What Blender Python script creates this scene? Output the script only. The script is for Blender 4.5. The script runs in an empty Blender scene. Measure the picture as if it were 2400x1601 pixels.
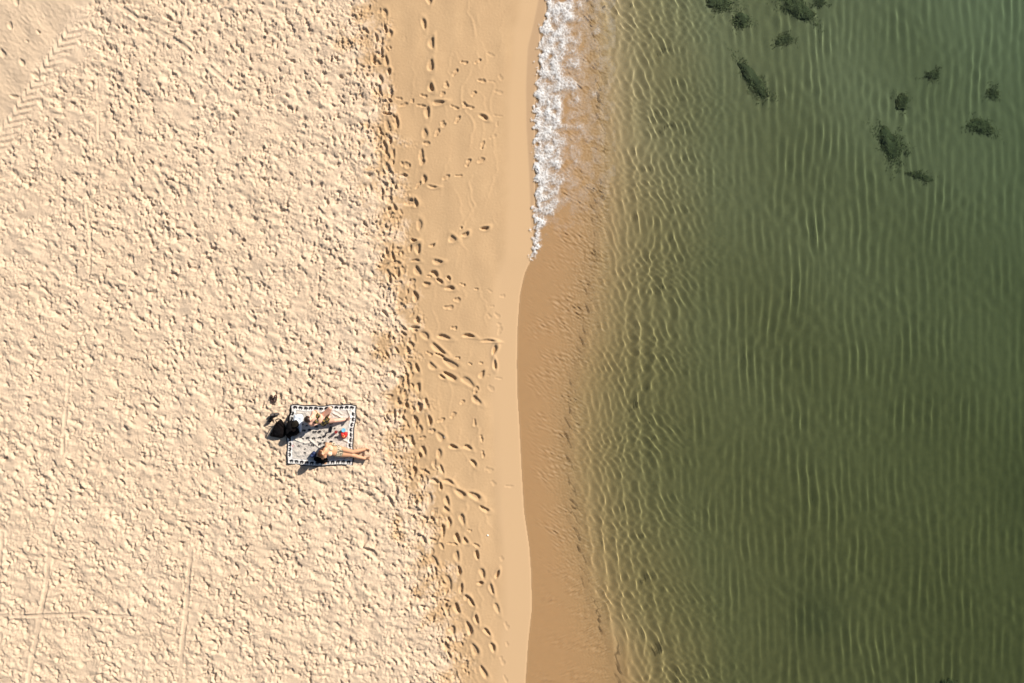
import bpy, bmesh, math, random
import numpy as np
from mathutils import Vector, Matrix

S = bpy.context.scene
C = S.collection
rng = np.random.default_rng(7)
random.seed(7)

# ------------------------------------------------------------------ camera
H = 17.78                      # drone height over the water line
cam = bpy.data.cameras.new('camera')
cam.sensor_width = 36.0
cam.lens = 24.0
cam.clip_end = 3000.0
cam_ob = bpy.data.objects.new('camera', cam)
C.objects.link(cam_ob)
cam_ob.location = (0, 0, H)
S.camera = cam_ob

# ------------------------------------------------------------------ light
SUN_AZ = Vector((0.78, 0.62, 0)).normalized()
SUN_EL = math.radians(33)
world = bpy.data.worlds.new('World')
S.world = world
world.use_nodes = True
wn = world.node_tree
sky = wn.nodes.new('ShaderNodeTexSky')
sky.sky_type = 'NISHITA'
sky.sun_disc = False
sky.sun_elevation = SUN_EL
sky.sun_rotation = math.atan2(SUN_AZ.x, SUN_AZ.y)
wn.links.new(sky.outputs[0], wn.nodes['Background'].inputs[0])
wn.nodes['Background'].inputs[1].default_value = 0.050
sun = bpy.data.lights.new('sun', 'SUN')
sun.energy = 4.6
sun.angle = math.radians(0.5)
sun.color = (1.0, 0.925, 0.835)
sun.cycles.is_caustics_light = True
sun_ob = bpy.data.objects.new('sun', sun)
C.objects.link(sun_ob)
to_sun = SUN_AZ * math.cos(SUN_EL) + Vector((0, 0, math.sin(SUN_EL)))
sun_ob.rotation_euler = to_sun.to_track_quat('Z', 'Y').to_euler()
sun_ob.location = (0, 0, 30)
S.view_settings.view_transform = 'Standard'
S.view_settings.look = 'None'
S.view_settings.exposure = 0.74
S.view_settings.gamma = 1.0
S.cycles.use_denoising = True
S.cycles.max_bounces = 8
S.cycles.sample_clamp_indirect = 6.0

# ------------------------------------------------------------------ helpers
def W(px, py, z=0.0):
    """photograph pixel (2400 x 1601) on the plane z -> world"""
    k = (H - z) / H / 90.0
    return Vector(((px - 1200) * k, (800.5 - py) * k, z))

def prop(o, label=None, cat=None, group=None, kind=None):
    if label: o['label'] = label
    if cat: o['category'] = cat
    if group: o['group'] = group
    if kind: o['kind'] = kind
    return o

def link(name, me, mat=None, parent=None):
    o = bpy.data.objects.new(name, me)
    C.objects.link(o)
    if mat is not None and me is not None:
        me.materials.clear(); me.materials.append(mat)
    if parent is not None:
        o.parent = parent
    return o

def empty(name, loc):
    o = bpy.data.objects.new(name, None)
    C.objects.link(o)
    o.location = loc
    o.empty_display_size = 0.1
    return o

def np_mesh(name, v, q, smooth=True):
    me = bpy.data.meshes.new(name)
    v = np.asarray(v, dtype=np.float32); q = np.asarray(q, dtype=np.int32)
    me.vertices.add(len(v)); me.vertices.foreach_set('co', v.ravel())
    k = q.shape[1]
    me.loops.add(q.size); me.loops.foreach_set('vertex_index', q.ravel())
    me.polygons.add(len(q))
    me.polygons.foreach_set('loop_start', np.arange(0, q.size, k, dtype=np.int32))
    me.polygons.foreach_set('use_smooth', np.full(len(q), smooth))
    me.update(calc_edges=True)
    return me

def attr(me, name, arr):
    a = me.attributes.new(name, 'FLOAT', 'POINT')
    a.data.foreach_set('value', np.asarray(arr, dtype=np.float32).ravel())

def col_attr(me, name, arr):
    a = me.attributes.new(name, 'FLOAT_COLOR', 'POINT')
    arr = np.concatenate([arr, np.ones((len(arr), 1))], 1)
    a.data.foreach_set('color', arr.astype(np.float32).ravel())

def grid_quads(ny, nx):
    i = np.arange(ny * nx).reshape(ny, nx)
    return np.stack([i[:-1, :-1], i[:-1, 1:], i[1:, 1:], i[1:, :-1]], -1).reshape(-1, 4)

def sst(a, b, x):
    t = np.clip((x - a) / (b - a), 0, 1)
    return t * t * (3 - 2 * t)

def spec(ny, nx, d, lmin, lmax, beta=0.0, stretch=1.0, ang=0.0, seed=0):
    """band-limited noise, unit variance; stretch > 1 elongates along ang"""
    r = np.random.default_rng(seed)
    ky = np.fft.fftfreq(ny, d)[:, None]; kx = np.fft.rfftfreq(nx, d)[None, :]
    ca, sa = math.cos(ang), math.sin(ang)
    u = (kx * ca + ky * sa) * stretch; w = -kx * sa + ky * ca
    k = np.sqrt(u * u + w * w) + 1e-9
    f = np.exp(-(k * lmin) ** 4 * .5) * (1 - np.exp(-(k * lmax) ** 4 * .5)) * k ** (-beta)
    n = np.fft.irfft2(np.fft.rfft2(r.standard_normal((ny, nx))) * f, s=(ny, nx))
    return (n - n.mean()) / n.std()

class Nodes:
    def __init__(s, name):
        s.m = bpy.data.materials.new(name); s.m.use_nodes = True
        s.t = s.m.node_tree; s.n = s.t.nodes; s.b = s.n['Principled BSDF']
    def new(s, ty, **kw):
        n = s.n.new(ty)
        for k, v in kw.items(): setattr(n, k, v)
        return n
    def link(s, a, b): s.t.links.new(a, b)
    def attr(s, name):
        n = s.new('ShaderNodeAttribute'); n.attribute_name = name; return n
    def noise(s, scale, detail=4, rough=.6, coord=None):
        n = s.new('ShaderNodeTexNoise'); n.inputs['Scale'].default_value = scale
        n.inputs['Detail'].default_value = detail; n.inputs['Roughness'].default_value = rough
        if coord is None:
            coord = s.new('ShaderNodeTexCoord').outputs['Object']
        s.link(coord, n.inputs['Vector']); return n
    def ramp(s, src, p0, c0, p1, c1):
        n = s.new('ShaderNodeValToRGB'); e = n.color_ramp.elements
        e[0].position = p0; e[0].color = (*c0, 1); e[1].position = p1; e[1].color = (*c1, 1)
        s.link(src, n.inputs[0]); return n.outputs[0]
    def mix(s, fac, a, b, mode='MIX'):
        n = s.new('ShaderNodeMix'); n.data_type = 'RGBA'; n.blend_type = mode
        for sock, v in ((n.inputs[0], fac), (n.inputs[6], a), (n.inputs[7], b)):
            if isinstance(v, bpy.types.NodeSocket): s.link(v, sock)
            elif isinstance(v, tuple): sock.default_value = (*v, 1)
            else: sock.default_value = v
        return n.outputs[2]
    def math(s, op, a, b=None):
        n = s.new('ShaderNodeMath'); n.operation = op
        for i, v in enumerate((a, b)):
            if v is None: continue
            if isinstance(v, bpy.types.NodeSocket): s.link(v, n.inputs[i])
            else: n.inputs[i].default_value = v
        return n.outputs[0]
    def bump(s, h, dist, strength=1.0):
        n = s.new('ShaderNodeBump'); n.inputs['Distance'].default_value = dist
        n.inputs['Strength'].default_value = strength
        s.link(h, n.inputs['Height']); s.link(n.outputs[0], s.b.inputs['Normal'])
    def set(s, **kw):
        for k, v in kw.items():
            sock = s.b.inputs[k.replace('_', ' ')]
            if isinstance(v, bpy.types.NodeSocket): s.link(v, sock)
            elif isinstance(v, tuple): sock.default_value = (*v, 1)
            else: sock.default_value = v
        return s

def plain(name, col, rough=.6, var=.12, scale=30, bump=.0, spec_l=.3):
    n = Nodes(name)
    t = n.noise(scale)
    d = tuple(c * (1 - var) for c in col); l = tuple(min(1, c * (1 + var)) for c in col)
    n.set(Base_Color=n.ramp(t.outputs[0], .35, d, .65, l), Roughness=rough)
    n.b.inputs['Specular IOR Level'].default_value = spec_l
    if bump: n.bump(t.outputs[0], bump)
    return n.m

# ------------------------------------------------------------------ lines of the beach (photo pixels)
SH_Y = [-300, 0, 40, 70, 130, 180, 240, 300, 370, 450, 520, 570, 605, 640, 690, 760, 850, 920, 1000, 1100, 1200, 1280, 1350, 1430, 1500, 1560, 1601, 1900]
SH_X = [1300, 1282, 1279, 1266, 1266, 1259, 1254, 1254, 1253, 1254, 1251, 1249, 1246, 1229, 1218, 1213, 1211, 1212, 1217, 1222, 1228, 1240, 1245, 1246, 1238, 1234, 1231, 1222]
WL_Y = [-300, 0, 64, 110, 200, 300, 400, 500, 570, 610, 2000]
WL_X = [1282, 1262, 1249, 1237, 1233, 1234, 1240, 1244, 1248, 1245, 1245]
TR_Y = [-300, 0, 200, 400, 600, 700, 800, 900, 1000, 1100, 1250, 1350, 1450, 1520, 1601, 1900]
TR_X = [1371, 1384, 1401, 1408, 1394, 1381, 1370, 1340, 1333, 1328, 1350, 1373, 1398, 1440, 1456, 1478]
DRY_Y = [-300, 0, 200, 400, 600, 750, 900, 1000, 1100, 1200, 1300, 1400, 1500, 1601, 1900]
DRY_X = [845, 852, 876, 898, 915, 922, 935, 942, 955, 980, 998, 1022, 1048, 1068, 1110]

def smooth_interp(y, ys, xs, sd=12.0):
    t = np.linspace(-1000, 2600, 3601)
    v = np.interp(t, ys, xs)
    k = np.exp(-.5 * (np.arange(-60, 61) / sd) ** 2); k /= k.sum()
    v = np.convolve(np.pad(v, 60, mode='edge'), k, mode='valid')
    return np.interp(y, t, v)

def shore(py): return smooth_interp(py, SH_Y, SH_X, 7)
def trans(py): return smooth_interp(py, TR_Y, TR_X, 30)
_tdl = np.linspace(-400, 2000, 2401)
_vdl = smooth_interp(_tdl, DRY_Y, DRY_X, 20)
def dryline(py): return np.interp(py, _tdl, _vdl)

def base_z(px, py):
    sh = shore(py); tr = trans(py)
    d = np.maximum(sh - px, 0) / 90.0
    up = .052 * np.minimum(d, 2.2) + .022 * np.clip(d - 2.2, 0, 30)
    s = np.clip((px - sh) / np.maximum(tr - sh, 40), 0, 1)
    u = np.maximum(px - tr, 0)
    dep = .012 * sst(-3, 4, px - sh) + .016 * s + .064 * s ** 3 + .34 * (1 - np.exp(-(u / 130.0) ** 1.25)) + .28 * (1 - np.exp(-u / 560.0)) + .00022 * np.minimum(u, 9000)
    return up - dep

# ------------------------------------------------------------------ sand relief raster
DX = 0.022
X0, X1, Y0, Y1 = -14.8, 2.5, -9.6, 9.6
gx = np.arange(X0, X1, DX); gy = np.arange(Y0, Y1, DX)
NX, NY = len(gx), len(gy)
GX, GY = np.meshgrid(gx, gy)
# where the surface really shows in the picture: undo the perspective of its height
def to_px(x, y, z): return 1200 + x * 90 * H / (H - z), 800.5 - y * 90 * H / (H - z)
Zb = base_z(1200 + GX * 90, 800.5 - GY * 90)
PX, PY = to_px(GX, GY, Zb)

h = np.zeros((NY, NX))
dl = dryline(PY)
wob = 14 * spec(NY, NX, DX, .35, 3.0, 1.0, seed=3)
dry = 1 - sst(-28, 30, PX - dl + wob)
# vehicle track and the combed smooth corner beyond it
TA, TB = np.array([222., -8.]), np.array([-60., 420.])
td = (TB - TA) / np.linalg.norm(TB - TA); tn = np.array([-td[1], td[0]])
ts = ((PX - TA[0]) * td[0] + (PY - TA[1]) * td[1]); tv = ((PX - TA[0]) * tn[0] + (PY - TA[1]) * tn[1])
corner = sst(6, 40, tv) * sst(-40, 10, 60 - 0 * tv)        # left/up side
if tn[0] > 0: tv = -tv; corner = sst(6, 40, tv)
corner = sst(5, 45, tv)

def stamp(cx, cy, la, lb, ang, depth, rim, soft=.35, keep=.25, rimw=.28, east=0.0):
    """press an ellipse into the sand; metres, ang in radians (world)"""
    R = la * 1.9 + .06
    i0 = int((cx - R - X0) / DX); i1 = int((cx + R - X0) / DX) + 2
    j0 = int((cy - R - Y0) / DX); j1 = int((cy + R - Y0) / DX) + 2
    i0 = max(i0, 0); j0 = max(j0, 0); i1 = min(i1, NX); j1 = min(j1, NY)
    if i1 - i0 < 3 or j1 - j0 < 3: return
    x = GX[j0:j1, i0:i1] - cx; y = GY[j0:j1, i0:i1] - cy
    ca, sa = math.cos(ang), math.sin(ang)
    a = (x * ca + y * sa) / la; b = (-x * sa + y * ca) / lb
    b = b + .18 * math.sin(cx * 37.1) * (a * a - .5)           # slightly bent, like a foot
    r = np.sqrt(a * a + b * b) * (1 + .10 * np.sin(3 * np.arctan2(b, a) + cx * 50))
    w = 1 - sst(1 - soft, 1 + soft * .3, r)
    rr = np.exp(-((r - 1.0 - rimw) / rimw) ** 2)
    if east: rr = rr * (1 + east * np.clip((x * SUN_AZ.x * .9 + y * .2) / la, -1, 1))
    loc = h[j0:j1, i0:i1]
    floor_ = -depth * (1 + .22 * a * (1 if math.sin(cy * 91.7) > 0 else -1))
    h[j0:j1, i0:i1] = loc * (1 - w * (1 - keep)) + w * floor_ * (1 - keep * .5) + rim * rr

# thousands of old footprints in the loose dry sand
busy = spec(NY, NX, DX, .8, 3.0, .5, 1.5, -.5, seed=17)
def strew(num, l0, l1, w0, w1, d0, d1, s0, s1, k0, k1, along, patchy=False):
    xs_ = rng.uniform(X0, 1.0, num); ys_ = rng.uniform(Y0, Y1, num)
    for i in range(num):
        px, py = to_px(xs_[i], ys_[i], .25)
        if px > dryline(py) + rng.normal(-6, 16): continue
        v = (px - TA[0]) * tn[0] + (py - TA[1]) * tn[1]
        if tn[0] > 0: v = -v
        if v > -8: continue
        if patchy and busy[min(NY - 1, int((ys_[i] - Y0) / DX)), min(NX - 1, int((xs_[i] - X0) / DX))] * .8 + rng.normal(0, .6) < -.45: continue
        la = rng.uniform(l0, l1); lb = la * rng.uniform(w0, w1)
        ang = rng.normal(2.08, .42) if rng.random() < along else rng.uniform(0, math.pi)
        D = rng.uniform(d0, d1)
        stamp(xs_[i], ys_[i], la, lb, ang, D, D * rng.uniform(.12, .3), soft=rng.uniform(s0, s1), keep=rng.uniform(k0, k1))
strew(3600, .07, .14, .4, .65, .012, .034, .4, .6, .3, .5, .5)       # oldest, filled in
strew(7200, .026, .064, .26, .50, .012, .030, .25, .45, .25, .5, .7)    # scuffs and toe holes
strew(10500, .042, .092, .25, .40, .026, .056, .20, .40, .06, .25, .85, True)  # fresh prints
strew(2900, .056, .100, .28, .42, .044, .076, .16, .32, .04, .15, .85, True)  # deep recent prints
for k in range(46):                                                   # people walking across, left and right foot in turn
    x_, y_ = rng.uniform(X0, -2.5), rng.uniform(Y0, Y1); a_ = rng.normal(math.pi / 2, .35) if rng.random() < .7 else rng.uniform(0, math.pi)
    dp_ = rng.uniform(.035, .065)
    for j in range(int(rng.uniform(8, 22))):
        a_ += rng.normal(0, .05); x_ += math.cos(a_) * rng.uniform(.58, .72); y_ += math.sin(a_) * rng.uniform(.58, .72)
        o_ = .10 if j % 2 else -.10
        fx_, fy_ = x_ - math.sin(a_) * o_, y_ + math.cos(a_) * o_
        ppx, ppy = to_px(fx_, fy_, .25)
        if not (X0 + .3 < fx_ < 0 and Y0 + .3 < fy_ < Y1 - .3) or ppx > dryline(ppy) - 5 or (ppx - TA[0]) * tn[0] * (1 if tn[0] < 0 else -1) + (ppy - TA[1]) * tn[1] * (1 if tn[0] < 0 else -1) > -8: continue
        stamp(fx_, fy_, rng.uniform(.09, .12), rng.uniform(.036, .046), a_ + rng.normal(0, .12), dp_ * rng.uniform(.8, 1.15), dp_ * .2, soft=.25, keep=.08)
# the prints are slumped and smeared: warp the relief
def warped(f, ax, ay):
    jj, ii = np.meshgrid(np.arange(NY), np.arange(NX), indexing='ij')
    y = np.clip(jj + ay / DX, 0, NY - 1.001); x = np.clip(ii + ax / DX, 0, NX - 1.001)
    j0 = y.astype(int); i0 = x.astype(int); fy_ = y - j0; fx_ = x - i0
    return (f[j0, i0] * (1 - fx_) * (1 - fy_) + f[j0, i0 + 1] * fx_ * (1 - fy_) + f[j0 + 1, i0] * (1 - fx_) * fy_ + f[j0 + 1, i0 + 1] * fx_ * fy_)
h = warped(h, .014 * spec(NY, NX, DX, .10, .35, .3, seed=71), .014 * spec(NY, NX, DX, .10, .35, .3, seed=72))
h = warped(h, .007 * spec(NY, NX, DX, .045, .09, 0, seed=73), .007 * spec(NY, NX, DX, .045, .09, 0, seed=74))
# crumbs, scuffs and slumped edges
n1 = spec(NY, NX, DX, .07, .22, .3, 1.7, 2.0, seed=11)
n2 = spec(NY, NX, DX, .045, .10, 0, 1.3, 2.2, seed=12)
n3 = spec(NY, NX, DX, .5, 2.5, 1, seed=13)
n4 = spec(NY, NX, DX, .5, 1.6, .5, seed=14)
nd = spec(NY, NX, DX, .16, .55, .4, 2.2, -.35, seed=16)
patch = np.clip(.75 + .4 * n4, .25, 1.4)
h += dry * (.0040 * n1 * patch + .0046 * n2 * np.clip(patch + .2, 0, 1.5) + .010 * n3 + .0055 * nd)
dryc = dry * (1 - corner)
h *= (dry * (1 - corner * .92))
h += corner * dry * (.003 * spec(NY, NX, DX, .05, .25, .4, 3.0, -.75, seed=15) + .008 * n3)
# tyre lugs
lug = sst(-.30, -.25, tv / 90) * (1 - sst(.17, .21, tv / 90))
fade = sst(10, 140, ts) * np.clip(.85 + .3 * n4, .3, 1)
vv = tv / 90 - .07
ph = (ts / 90 + np.abs(vv) * 1.05 + .012 * n1) / .215
saw = ph - np.floor(ph)
lughh = np.exp(-((saw - .35) / .17) ** 2) * .022 - np.exp(-((saw - .72) / .13) ** 2) * .022
h = h * (1 - lug * fade * .95) + lug * fade * lughh
for (px, py, la, lb, an) in [(38, 3, .11, .06, 1.3), (24, 60, .10, .06, 1.4), (7, 125, .12, .07, 1.1), (52, 146, .11, .06, 1.0), (84, 178, .12, .07, .8), (33, 226, .12, .05, .2), (62, 96, .06, .03, .5), (90, 75, .07, .03, 1)]:
    p = W(px, py, .36); stamp(p.x, p.y, la, lb, math.pi - an, .035, .008, keep=.1)

# drag and cart lines across the dry sand
def drag(pts, width, depth, flat=.75, rim=.010):
    global h
    P = [W(x, y, .28) for x, y in pts]
    dist = np.full_like(h, 9.0)
    for a, b in zip(P[:-1], P[1:]):
        ex, ey = b.x - a.x, b.y - a.y; L2 = ex * ex + ey * ey
        t = np.clip(((GX - a.x) * ex + (GY - a.y) * ey) / L2, 0, 1)
        dist = np.minimum(dist, np.hypot(GX - a.x - t * ex, GY - a.y - t * ey))
    m = 1 - sst(width * .5, width, dist)
    h = h * (1 - m * flat) - m * depth + rim * np.exp(-((dist - width * 1.15) / (width * .35)) ** 2)
drag([(134, 1195), (118, 1270), (112, 1380), (96, 1450), (74, 1570), (66, 1640)], .07, .012)
drag([(446, 1285), (440, 1360), (434, 1450), (424, 1530), (418, 1620)], .07, .012)
drag([(-20, 1441), (80, 1441), (180, 1438), (310, 1446)], .055, .014)
drag([(229, 190), (232, 260), (233, 330)], .035, .012)
drag([(163, 870), (160, 930), (152, 1010), (150, 1060)], .05, .012)
drag([(10, 1250), (4, 1340), (2, 1420)], .06, .010)
drag([(268, 5), (330, 50), (420, 100), (500, 165), (545, 205)], .07, .012)
drag([(205, 480), (215, 560), (212, 640)], .05, .010)

# flat place under the blanket
BL = [W(680.7, 949.8, .2), W(835, 948.4, .2), W(825.9, 1090, .2), W(668.8, 1088.7, .2)]
inb = np.full_like(h, 9.0)
for k in range(4):
    a, b = BL[k], BL[(k + 1) % 4]
    nx_, ny_ = (b.y - a.y), -(b.x - a.x); L = math.hypot(nx_, ny_)
    inb = np.minimum(inb, -((GX - a.x) * nx_ + (GY - a.y) * ny_) / L)
if inb.max() <= 0 or inb[int((-2.4 - Y0) / DX), int((-4.98 - X0) / DX)] < 0:
    inb = np.full_like(h, 9.0)
    for k in range(4):
        a, b = BL[k], BL[(k + 1) % 4]
        nx_, ny_ = -(b.y - a.y), (b.x - a.x); L = math.hypot(nx_, ny_)
        inb = np.minimum(inb, -((GX - a.x) * nx_ + (GY - a.y) * ny_) / L)
bm_ = sst(-.04, .05, inb)
h = h * (1 - bm_ * .93) - bm_ * .02

# damp firm sand: traced footprints. crop origin, list of (u, v, length, width, angle) in 3.92x crops
DEEP = {
 0: [(565,215,90,40,75),(635,395,90,50,80),(628,600,100,50,88),(630,805,70,45,70),(595,1030,100,45,90),(575,1225,80,45,75),(543,1430,110,45,85),(550,1490,50,40,120),(612,5,60,45,60),
  (210,125,80,45,85),(255,310,60,40,70),(215,270,90,25,80),(130,350,80,30,80),(172,412,55,40,80),(178,490,90,30,85),(105,550,85,35,88),(222,565,90,35,80),(245,660,55,40,85),(170,735,80,40,75),(155,820,80,40,80),(258,840,110,40,78),(148,970,100,35,100),(235,985,90,35,85),(235,1160,110,45,80),(315,1130,110,40,75),(253,1285,70,35,85),(212,1375,80,40,80),(285,1415,80,35,80),(135,1320,60,40,85),(235,1550,90,50,80),(50,1150,90,40,90),(230,1045,80,20,5),(1110,1065,80,35,30),(695,940,100,40,5)],
 400: [(570,75,70,45,85),(525,495,90,50,85),(510,715,85,45,85),(640,145,80,25,10),(490,295,80,30,85),(440,290,100,60,10),(250,385,100,40,88),(270,110,80,40,80),(185,195,60,30,88),(250,260,70,40,95),(465,637,55,30,8),(640,685,50,30,-15),(333,720,50,35,-5),(230,765,90,35,70),(280,785,80,35,75),(315,850,85,35,15),(488,825,70,25,0),(687,835,80,40,15),(505,920,90,50,60),(660,945,75,45,35),(325,935,80,45,85),(245,980,100,40,80),(710,1012,65,30,40),(790,985,45,30,50),(800,1077,80,40,5),(590,1040,60,35,10),(345,1025,40,30,0),(487,1155,95,45,80),(228,1130,80,35,85),(285,1150,90,30,85),(185,1110,80,30,88),(503,1370,55,45,80),(372,1440,75,35,40),(475,1440,90,30,5),(370,1495,70,35,40),(573,1510,90,50,40),(745,1525,110,40,8),(970,1515,100,35,5),(1150,1562,120,25,5),(825,625,60,55,30),(945,582,60,40,-20),(1122,525,70,35,-5),(910,522,20,15,0),(240,1260,60,30,85),(288,1330,70,30,88),(205,1310,80,30,45),(70,165,90,30,85),(225,530,70,50,60),(235,585,50,35,90)],
 800: [(690,65,150,50,38),(710,125,90,25,20),(810,205,150,55,35),(640,225,80,45,45),(500,245,80,40,70),(430,225,90,40,75),(415,85,70,40,75),(445,25,60,40,40),(730,325,60,30,30),(805,320,130,45,33),(965,370,130,50,35),(1213,75,80,40,-70),(1215,215,80,35,85),(1095,305,70,45,-70),(412,390,90,40,88),(512,420,80,50,75),(345,355,80,40,60),(395,490,80,40,85),(330,555,80,45,80),(400,575,80,40,70),(523,600,80,45,85),(590,570,95,45,68),(485,730,90,45,85),(617,725,85,40,85),(530,805,70,40,88),(715,875,85,50,65),(370,920,65,35,88),(455,915,90,40,75),(830,968,75,35,25),(965,975,75,40,20),(560,1000,90,45,70),(528,1048,50,35,85),(705,1030,80,40,85),(725,1175,80,35,75),(475,1195,90,40,85),(570,1190,70,25,25),(660,1280,80,35,25),(790,1290,95,40,22),(560,1320,80,40,90),(718,1330,70,25,85),(900,1400,100,45,35),(1030,1425,110,45,22),(310,1370,100,45,85),(620,1445,95,45,85),(488,1460,90,35,88),(775,1465,80,40,75),(450,1550,90,45,30),(1120,1545,90,35,25),(1045,540,95,45,45),(1020,1120,75,35,50),(255,1460,110,45,60),(297,670,80,30,88),(375,705,50,30,70),(770,1545,60,35,40)],
 1200: [(580,60,60,45,60),(640,65,50,40,60),(795,95,90,40,85),(915,65,95,45,70),(870,240,95,45,75),(740,170,110,35,80),(500,240,90,40,100),(560,250,80,45,60),(650,255,70,30,15),(945,265,60,40,60),(865,405,85,40,85),(1050,395,80,35,70),(655,440,120,50,55),(665,520,60,35,60),(888,540,80,35,80),(1100,565,90,40,65),(1238,580,70,35,-65),(790,645,140,50,65),(905,705,85,35,85),(1183,710,90,35,78),(1080,660,50,35,-5),(1235,890,95,40,70),(865,885,95,45,70),(770,880,80,40,85),(770,815,50,25,15),(955,790,50,45,20),(1000,830,80,35,65),(1045,990,80,40,65),(980,1075,120,50,70),(830,1090,90,40,85),(1140,1105,80,30,45),(1195,1250,80,40,70),(1030,1270,110,50,65),(1115,1480,120,40,65),(840,1500,70,35,80),(790,1175,50,40,60),(770,1235,80,45,70),(335,230,80,40,75),(30,245,110,50,100),(110,385,120,60,60),(55,345,70,40,20),(360,85,90,35,65),(800,1320,60,30,70)]}
SHAL = {
 0: [(1170,495,80,35,25),(930,575,70,35,10),(1055,565,70,35,-35),(850,672,75,40,-55),(770,780,60,50,80),(560,885,70,35,15),(335,912,65,30,10),(460,930,40,40,90),(375,970,80,40,-20),(535,975,90,30,10),(735,870,50,50,-50),(840,985,90,30,25),(935,960,60,50,60),(985,985,70,35,15),(1020,865,60,40,-50),(1090,740,75,40,10),(1180,745,70,15,8),(1245,840,80,40,20),(1265,705,60,40,60),(1240,1060,90,20,5),(1235,1130,50,30,90),(870,1105,80,40,-60),(740,1140,60,55,70),(685,1225,75,45,-65),(585,1320,65,45,10),(1195,1255,70,40,-30),(1100,1335,80,35,-75),(1085,1475,70,50,-30),(968,1500,80,45,-65),(405,1520,70,60,30)],
 400: [(765,65,70,45,-30),(880,48,70,25,0),(510,140,80,35,-55),(610,970,50,25,10),(455,1020,60,60,-20),(915,1045,60,25,20),(1042,1085,40,25,10),(1165,1100,60,25,35),(1280,1150,50,40,0),(785,1255,90,45,0),(865,1185,60,50,0),(1185,1245,40,30,0),(1160,1330,60,35,50),(1230,1325,70,40,40),(1250,1410,40,40,40),(1258,1475,80,45,-70),(835,1445,60,40,10)],
 800: [(610,110,70,30,30),(870,150,50,30,10),(985,205,40,20,30),(1085,200,40,25,10),(1155,315,25,25,0),(1245,340,70,25,10),(1040,450,70,50,-70),(915,560,45,45,-50),(830,680,65,45,-50),(718,725,70,45,-20),(635,820,60,50,0),(548,885,60,40,-10),(1028,745,70,35,85),(1090,890,70,30,75),(1105,1035,70,30,80),(1155,1180,80,50,20),(1200,1305,60,40,50),(1340,1335,80,15,5),(1175,430,70,50,40)],
 1200: [(1040,305,70,35,30),(820,290,100,25,10),(980,170,40,20,20),(1320,1050,80,40,65),(1280,1370,90,40,65),(1310,1540,80,30,65),(1325,1220,50,30,70),(1275,430,50,40,60)]}
K = 1 / 3.92
for oy, L in DEEP.items():
    for (u, v, ln, wd, an) in L:
        p = W(850 + u * K, oy + v * K, .12)
        la = ln * K / 90 * .54; lb = max(wd * K / 90 * rng.uniform(.44, .56), .036)
        # the dark of a print is the shaded wall on the sunny side: the print reaches farther away from the sun
        stamp(p.x - .008, p.y - .006, la, lb, -math.radians(an) + rng.normal(0, .08), rng.uniform(.028, .066), rng.uniform(.005, .013), soft=rng.uniform(.14, .3), keep=.06, rimw=.5, east=.8)
for oy, L in SHAL.items():
    for (u, v, ln, wd, an) in L:
        p = W(850 + u * K, oy + v * K, .08); a = -math.radians(an)
        far = u > 1130
        ln = ln * K / 90; wd = wd * K / 90
        D = .010 if far else .032
        dx, dy = math.cos(a) * ln * .22, math.sin(a) * ln * .22
        stamp(p.x + dx, p.y + dy, ln * .34, max(wd * .44, .03), a, D, D * .25, soft=.3, keep=.2)
        stamp(p.x - dx, p.y - dy, ln * .26, max(wd * .34, .026), a, D * .9, D * .2, soft=.3, keep=.2)
# loosely trodden fringe between dry and damp
for i in range(420):
    py = rng.uniform(-60, 1660); px = dryline(py) + rng.normal(6, 18)
    p = W(px, py, .14); la = rng.uniform(.05, .12)
    stamp(p.x, p.y, la, la * rng.uniform(.35, .55), rng.normal(math.pi / 2 + .2, .6), rng.uniform(.015, .045), .008, soft=.35, keep=.2)
# old swash lines: low wavering ridges of fine sand
lw = spec(NY, NX, DX, .25, 1.5, .8, 1, seed=21)
damp = (1 - dry)
for (c0, amp, hh, sd) in [(968, 10, .0035, 1), (1040, 16, .004, 2), (1086, 14, .007, 3), (1104, 18, .0065, 4), (1122, 12, .005, 5), (1150, 14, .005, 6), (1064, 20, .004, 7)]:
    r = np.random.default_rng(100 + sd)
    k = np.exp(-.5 * (np.arange(-40, 41) / 9.0) ** 2)
    wv = np.convolve(r.standard_normal(NY + 80), k, mode='valid'); wv /= wv.std()
    k2 = np.exp(-.5 * (np.arange(-8, 9) / 2.5) ** 2)
    wv2 = np.convolve(r.standard_normal(NY + 16), k2, mode='valid'); wv2 /= wv2.std()
    broken = np.convolve(r.standard_normal(NY + 80), k, mode='valid'); broken = np.clip(.4 + broken / broken.std() * .6, 0, 1)[:, None]
    line = (c0 + (shore(PY[:, NX // 2]) - 1240) * .55 + wv * amp * .5 + wv2 * 2.2)[:, None]
    h += damp * hh * broken * (np.exp(-((PX - line) / 2.6) ** 2) - .4 * np.exp(-((PX - line - 6) / 4) ** 2))
n5 = spec(NY, NX, DX, .05, .15, 0, seed=31)
n6 = spec(NY, NX, DX, .6, 3.0, .8, 2.0, math.pi / 2, seed=32)
swash = sst(1150, 1185, PX - (shore(PY) - 1235) * .6)
h += damp * (1 - swash) * (.0009 * n5 + .0055 * n6)
fr = np.exp(-((PX - dl - 6 + wob * 1.6) / 40.0) ** 2)
h += fr * (.0075 * n1 + .0058 * n2) * np.clip(.6 + .5 * n4, 0, 1.5)
under = sst(0, 20, PX - shore(PY))
h *= (1 - under * .97)
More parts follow.
